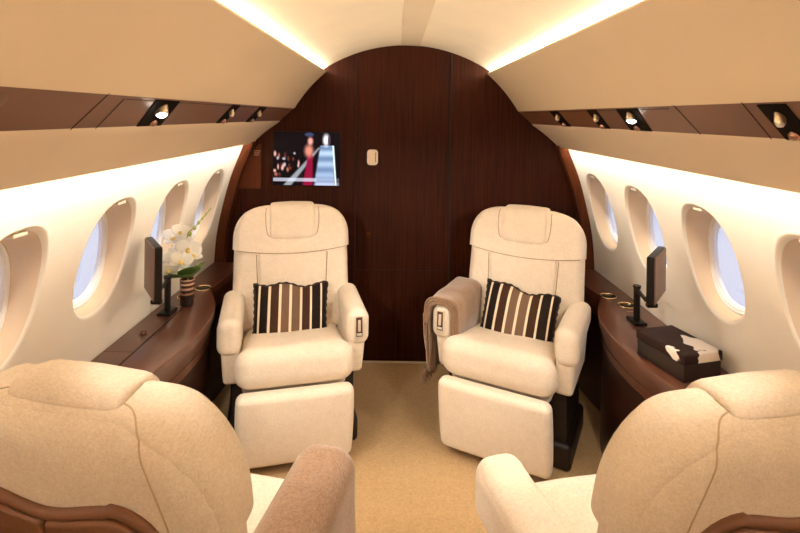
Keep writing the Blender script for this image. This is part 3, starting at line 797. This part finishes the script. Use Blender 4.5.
nz = n.nodes.new('ShaderNodeTexNoise'); nz.inputs['Scale'].default_value = 12; bpn = n.nodes.new('ShaderNodeBump'); bpn.inputs['Strength'].default_value = .4; bpn.inputs['Distance'].default_value = .01
n.links.new(tco.outputs['Object'], nz.inputs[0]); n.links.new(nz.outputs[0], bpn.inputs['Height']); n.links.new(bpn.outputs[0], b.inputs['Normal'])
PIPE = mat('pillow_piping', (.03, .014, .009), .7, var=.5, vscale=120)
def pillow(loc, rz, tilt, roll, label, seed, hw=.168, hh=.162):
    root = empty('throw_pillow', loc, 0, label=label, cat='pillow', group='striped throw pillows')
    root.rotation_euler = (Matrix.Rotation(R(rz), 3, 'Z') @ Matrix.Rotation(R(-tilt), 3, 'X') @ Matrix.Rotation(R(roll), 3, 'Y')).to_euler()
    n = 26; gs = []
    def edge(u, v):
        x = hw * u * (1 - .05 * (1 - v * v)) ; z = hh * v * (1 - .07 * (1 - u * u)) + (.012 * math.cos(u * 5 + seed) * (1 - u * u) if v > .0 else 0) * v
        return x, z
    for side in (-1, 1):
        rows = []
        for i in range(n + 1):
            row = []
            for j in range(n + 1):
                u, v = -1 + 2 * i / n, -1 + 2 * j / n
                u, v = math.sin(u * math.pi / 2), math.sin(v * math.pi / 2)
                x, z = edge(u, v)
                th = .052 * ((1 - abs(u) ** 2.2) * (1 - abs(v) ** 2.2)) ** .45 * (1 + .10 * noise.noise(Vector((u * 2, v * 2, seed))))
                if side > 0: th *= .8
                row.append((x, side * th, z))
            rows.append(row)
        gs.append(grid(rows))
    obj('cushion', join(*gs), PILM, root, sharp=100)
    pts = []
    N = 36
    for k in range(N): pts.append(edge(-1 + 2 * k / N, -1))
    for k in range(N): pts.append(edge(1, -1 + 2 * k / N))
    for k in range(N): pts.append(edge(1 - 2 * k / N, 1))
    for k in range(N): pts.append(edge(-1, 1 - 2 * k / N))
    pts3 = [(x * 1.012 + .0022 * math.sin(k * 1.9), .0015 * math.sin(k * 2.7), z * 1.012 + .0022 * math.cos(k * 1.7)) for k, (x, z) in enumerate(pts)]
    obj('piping', tube(pts3, .0050, 7, True), PIPE, root, label='dark ruffled piping')
def in_chair(ch_loc, rz, lx, ly, lz):
    a = R(rz); return (ch_loc[0] + lx * math.cos(a) - ly * math.sin(a), ch_loc[1] + lx * math.sin(a) + ly * math.cos(a), lz)
pillow(in_chair((-.525, 2.37), 14, -.012, .003, .506), 12, 17, 1, 'striped brown pillow on the armchair in front of the screen', 1)
pillow(in_chair((.499, 2.365), -28, .016, .003, .504), -26, 17, 5.5, 'striped brown pillow on the far right armchair beside the throw', 2.2)

# ------------------------------------------------------------------ monitors on poles
def monitor(s, pole, corner, ang, w_, h_, zb, label):
    """corner: near lower corner (x,y); slab runs along direction ang for w_, thickness .03"""
    cz = CZ if s < 0 else CZ - .012
    px_, py_ = pole
    root = empty('cabin_monitor', (px_, py_, cz), label=label, cat='monitor')
    obj('base_plate', rbox(.055, .085, .012, .004, c=(0, 0, .0075)), BLACK, root)
    obj('pole', join(tube([(0, 0, .01), (0, 0, .150)], .0135, 14), tube([(0, 0, .150), (0, 0, .160)], .016, 14)), BLACK, root)
    cx, cy = corner; d = Vector((math.cos(ang), math.sin(ang), 0)); nrm = Vector((-d.y, d.x, 0))
    if nrm.x * s > 0: nrm = -nrm          # thickness goes towards the aisle
    c = Vector((cx, cy, 0)) + d * w_ / 2 + nrm * .015 - Vector((px_, py_, 0)); c.z = zb + h_ / 2 - cz
    M = Matrix((d, nrm, Vector((0, 0, 1)))).transposed().to_4x4(); M.translation = c
    hs = obj('screen_housing', xf(rbox(w_, .028, h_, .007, k=3, n=1), M), BLACK, root)
    obj('back_cover', xf(rbox(w_ - .006, .006, h_ - .006, .0028, k=2, n=1, c=(0, -.0135, 0)), M), MONB, root, label='brown back cover')
    obj('display', xf(rbox(w_ - .03, .002, h_ - .03, .0008, k=1, n=1, c=(0, .0140, 0)), M), mat('dark_glass', (.01, .01, .012), .08), hs)
    obj('arm', join(tube([(0, 0, .135), tuple(c * .5 + Vector((0, 0, .08))), (c.x, c.y, .120)] if 0 else [(0, 0, .145), (c.x * .5, c.y * .5, .150), (c.x, c.y, c.z - h_ * .28)], .008, 10)), BLACK, root)
    kp = M @ Vector((-w_ / 2 + .03, 0, -h_ / 2 - .006))
    obj('knob', xf(rbox(.04, .02, .018, .006, c=tuple(kp))), BLACK, root)
    return root
monitor(-1, (-1.03, 2.19), (-.925, 1.84), math.atan2(.16, -.113), .196, .200, .772, 'black monitor on a pole beside the orchid vase')
monitor(1, (.985, 2.19), (.862, 1.80), math.atan2(.17, .130), .205, .172, .800, 'black monitor on a pole on the right console')

# ------------------------------------------------------------------ cowhide box
bz = CZ - .012 + .0015
bxr = empty('keepsake_box', (.950, 1.81, bz), 0, label='dark box with brown and white cowhide lid on right console', cat='box')
ang = math.degrees(math.atan2(-.2, .054)) + 90
bxr.rotation_euler = (0, 0, R(ang))
obj('box_base', rbox(.155, .215, .058, .003, k=2, n=1, c=(0, 0, .029)), mat('box_brown', (.018, .009, .007), .45), bxr)
HIDE = bpy.data.materials.new('cowhide'); HIDE.use_nodes = True; n = HIDE.node_tree; b = n.nodes['Principled BSDF']; b.inputs['Roughness'].default_value = .6; b.inputs['Specular IOR Level'].default_value = .15
tco = n.nodes.new('ShaderNodeTexCoord'); mp = n.nodes.new('ShaderNodeMapping'); mp.inputs['Location'].default_value = (.34, .10, 0)
nz = n.nodes.new('ShaderNodeTexNoise'); nz.inputs['Scale'].default_value = 9; nz.inputs['Detail'].default_value = 3; nz.inputs['Roughness'].default_value = .45
gr = n.nodes.new('ShaderNodeSeparateXYZ'); am = n.nodes.new('ShaderNodeMath'); am.operation = 'MULTIPLY_ADD'; am.inputs[1].default_value = -.75
a2 = n.nodes.new('ShaderNodeMath'); a2.operation = 'MULTIPLY_ADD'; a2.inputs[1].default_value = .9
n.links.new(tco.outputs['Object'], mp.inputs[0]); n.links.new(mp.outputs[0], nz.inputs[0]); n.links.new(tco.outputs['Object'], gr.inputs[0])
n.links.new(gr.outputs['Y'], am.inputs[0]); n.links.new(nz.outputs[0], am.inputs[2]); n.links.new(gr.outputs['X'], a2.inputs[0]); n.links.new(am.outputs[0], a2.inputs[2])
r = n.nodes.new('ShaderNodeValToRGB'); r.color_ramp.elements[0].position = .625; r.color_ramp.elements[0].color = (.030, .014, .012, 1); r.color_ramp.elements[1].position = .64; r.color_ramp.elements[1].color = (.85, .78, .70, 1)
n.links.new(a2.outputs[0], r.inputs[0]); n.links.new(r.outputs[0], b.inputs['Base Color'])
obj('box_lid', rbox(.162, .222, .034, .005, k=3, n=1, c=(0, 0, .076)), HIDE, bxr, label='brown and white cowhide lid')

# ------------------------------------------------------------------ vase and orchid
VX, VY = -.985, 2.285
STR = bpy.data.materials.new('banded_vase'); STR.use_nodes = True; n = STR.node_tree; b = n.nodes['Principled BSDF']; b.inputs['Roughness'].default_value = .12; b.inputs['Coat Weight'].default_value = .5
tco = n.nodes.new('ShaderNodeTexCoord'); sp = n.nodes.new('ShaderNodeSeparateXYZ'); r = n.nodes.new('ShaderNodeValToRGB'); r.color_ramp.interpolation = 'CONSTANT'
mm = n.nodes.new('ShaderNodeMath'); mm.operation = 'MULTIPLY'; mm.inputs[1].default_value = 1 / .12
n.links.new(tco.outputs['Object'], sp.inputs[0]); n.links.new(sp.outputs['Z'], mm.inputs[0]); n.links.new(mm.outputs[0], r.inputs[0]); n.links.new(r.outputs[0], b.inputs['Base Color'])
els = r.color_ramp.elements; els[0].position = 0; els[0].color = (.02, .008, .006, 1); els[1].position = .42; els[1].color = (.35, .16, .09, 1)
for p, c in ((.50, (.04, .015, .01, 1)), (.60, (.50, .28, .18, 1)), (.68, (.06, .02, .012, 1)), (.78, (.55, .33, .22, 1)), (.85, (.08, .03, .02, 1)), (.94, (.5, .3, .2, 1))):
    q = els.new(p); q.color = c
obj('vase', lathe([(.026, 0), (.029, .004), (.032, .115), (.0315, .118), (.029, .117), (.026, .03), (0, .03)], 32), STR, loc=(VX, VY, CZ + .0015), label='round brown banded glass vase on the left console', cat='vase')
orc = empty('orchid', (VX, VY, CZ + .035), label='white orchid with green leaves standing in the brown vase', cat='orchid')
def petal(l, wd, M, cup=.25, pt=.0):
    rows = []
    for i in range(9):
        u = i / 8; hw_ = wd * math.sin(math.pi * (u ** .75) * .96 + .05) ** .8 if 0 < u < 1 else wd * .05
        row = []
        for j in range(7):
            v = -1 + j / 3; row.append((hw_ * v, -cup * l * (u ** 2) * .5 + cup * hw_ * v * v * .6, l * u))
        rows.append(row)
    return xf(grid(rows), M)
def flower(c, face, size, roll=0):
    q = Vector(face).to_track_quat('-Y', 'Z').to_matrix().to_4x4(); q.translation = Vector(c)
    gs = []
    for a, l, wd in ((0, 1, .36), (122, .95, .34), (-122, .95, .34)): gs.append(petal(size * l, size * wd, q @ RY(a + roll), .2))
    for a in (62, -62): gs.append(petal(size * 1.02, size * .56, q @ T(0, -.003, 0) @ RY(a + roll), .15))
    f = obj('flower', join(*gs), PETAL, orc, recalc=False, solid=.0012)
    obj('lip', xf(rbox(size * .3, size * .35, size * .34, size * .12, k=3, n=1, c=(0, -size * .18, -size * .08)), q), LIP, f)
flower((.012, -.03, .225), (.5, -1, -.1), .058, 8)
flower((-.058, -.02, .180), (.35, -1, .1), .052, -10)
flower((-.045, -.045, .165), (.2, -1, -.2), .050, 20) if 0 else None
flower((.030, -.02, .195), (.9, -1, .0), .050, -14)
flower((-.070, .01, .265), (.1, -1, .15), .050, 5)
flower((-.030, -.01, .295), (.6, -1, .2), .044, 12)
for k, (c, f_, sz) in enumerate((((-.065, -.04, .135), (.3, -1, -.2), .046), ((-.01, -.045, .175), (.25, -1, .0), .054))): flower(c, f_, sz, 15 * k)
obj('stem', tube(cr([(0, 0, 0), (.004, 0, .10), (.006, .0, .20), (.0, -.005, .28), (.03, 0, .315), (.075, .01, .37), (.10, .015, .40)], 5), .0024, 7), BUD, orc)
for k, (t, rr) in enumerate(((0, .010), (.25, .009), (.45, .0075), (.62, .006), (.8, .005), (.95, .0035))):
    p = Vector((.008, 0, .285)).lerp(Vector((.095, .014, .395)), t)
    obj('bud', xf(lathe([(0, -rr * 1.3), (rr * .7, -rr * .8), (rr, 0), (rr * .7, rr * .8), (0, rr * 1.3)], 12), T(p.x, p.y - .004, p.z)), BUD, orc)
for (l, wd, az, tl) in ((.120, .046, 245, 66), (.11, .050, 310, 40), (.095, .036, 205, 60), (.10, .036, 20, 40), (.10, .040, 275, 58)):
    g = petal(l, wd, T(0, 0, .086) @ RZ(az + 90) @ RX(tl), .35)
    obj('leaf', g, LEAF, orc, recalc=False, solid=.002)
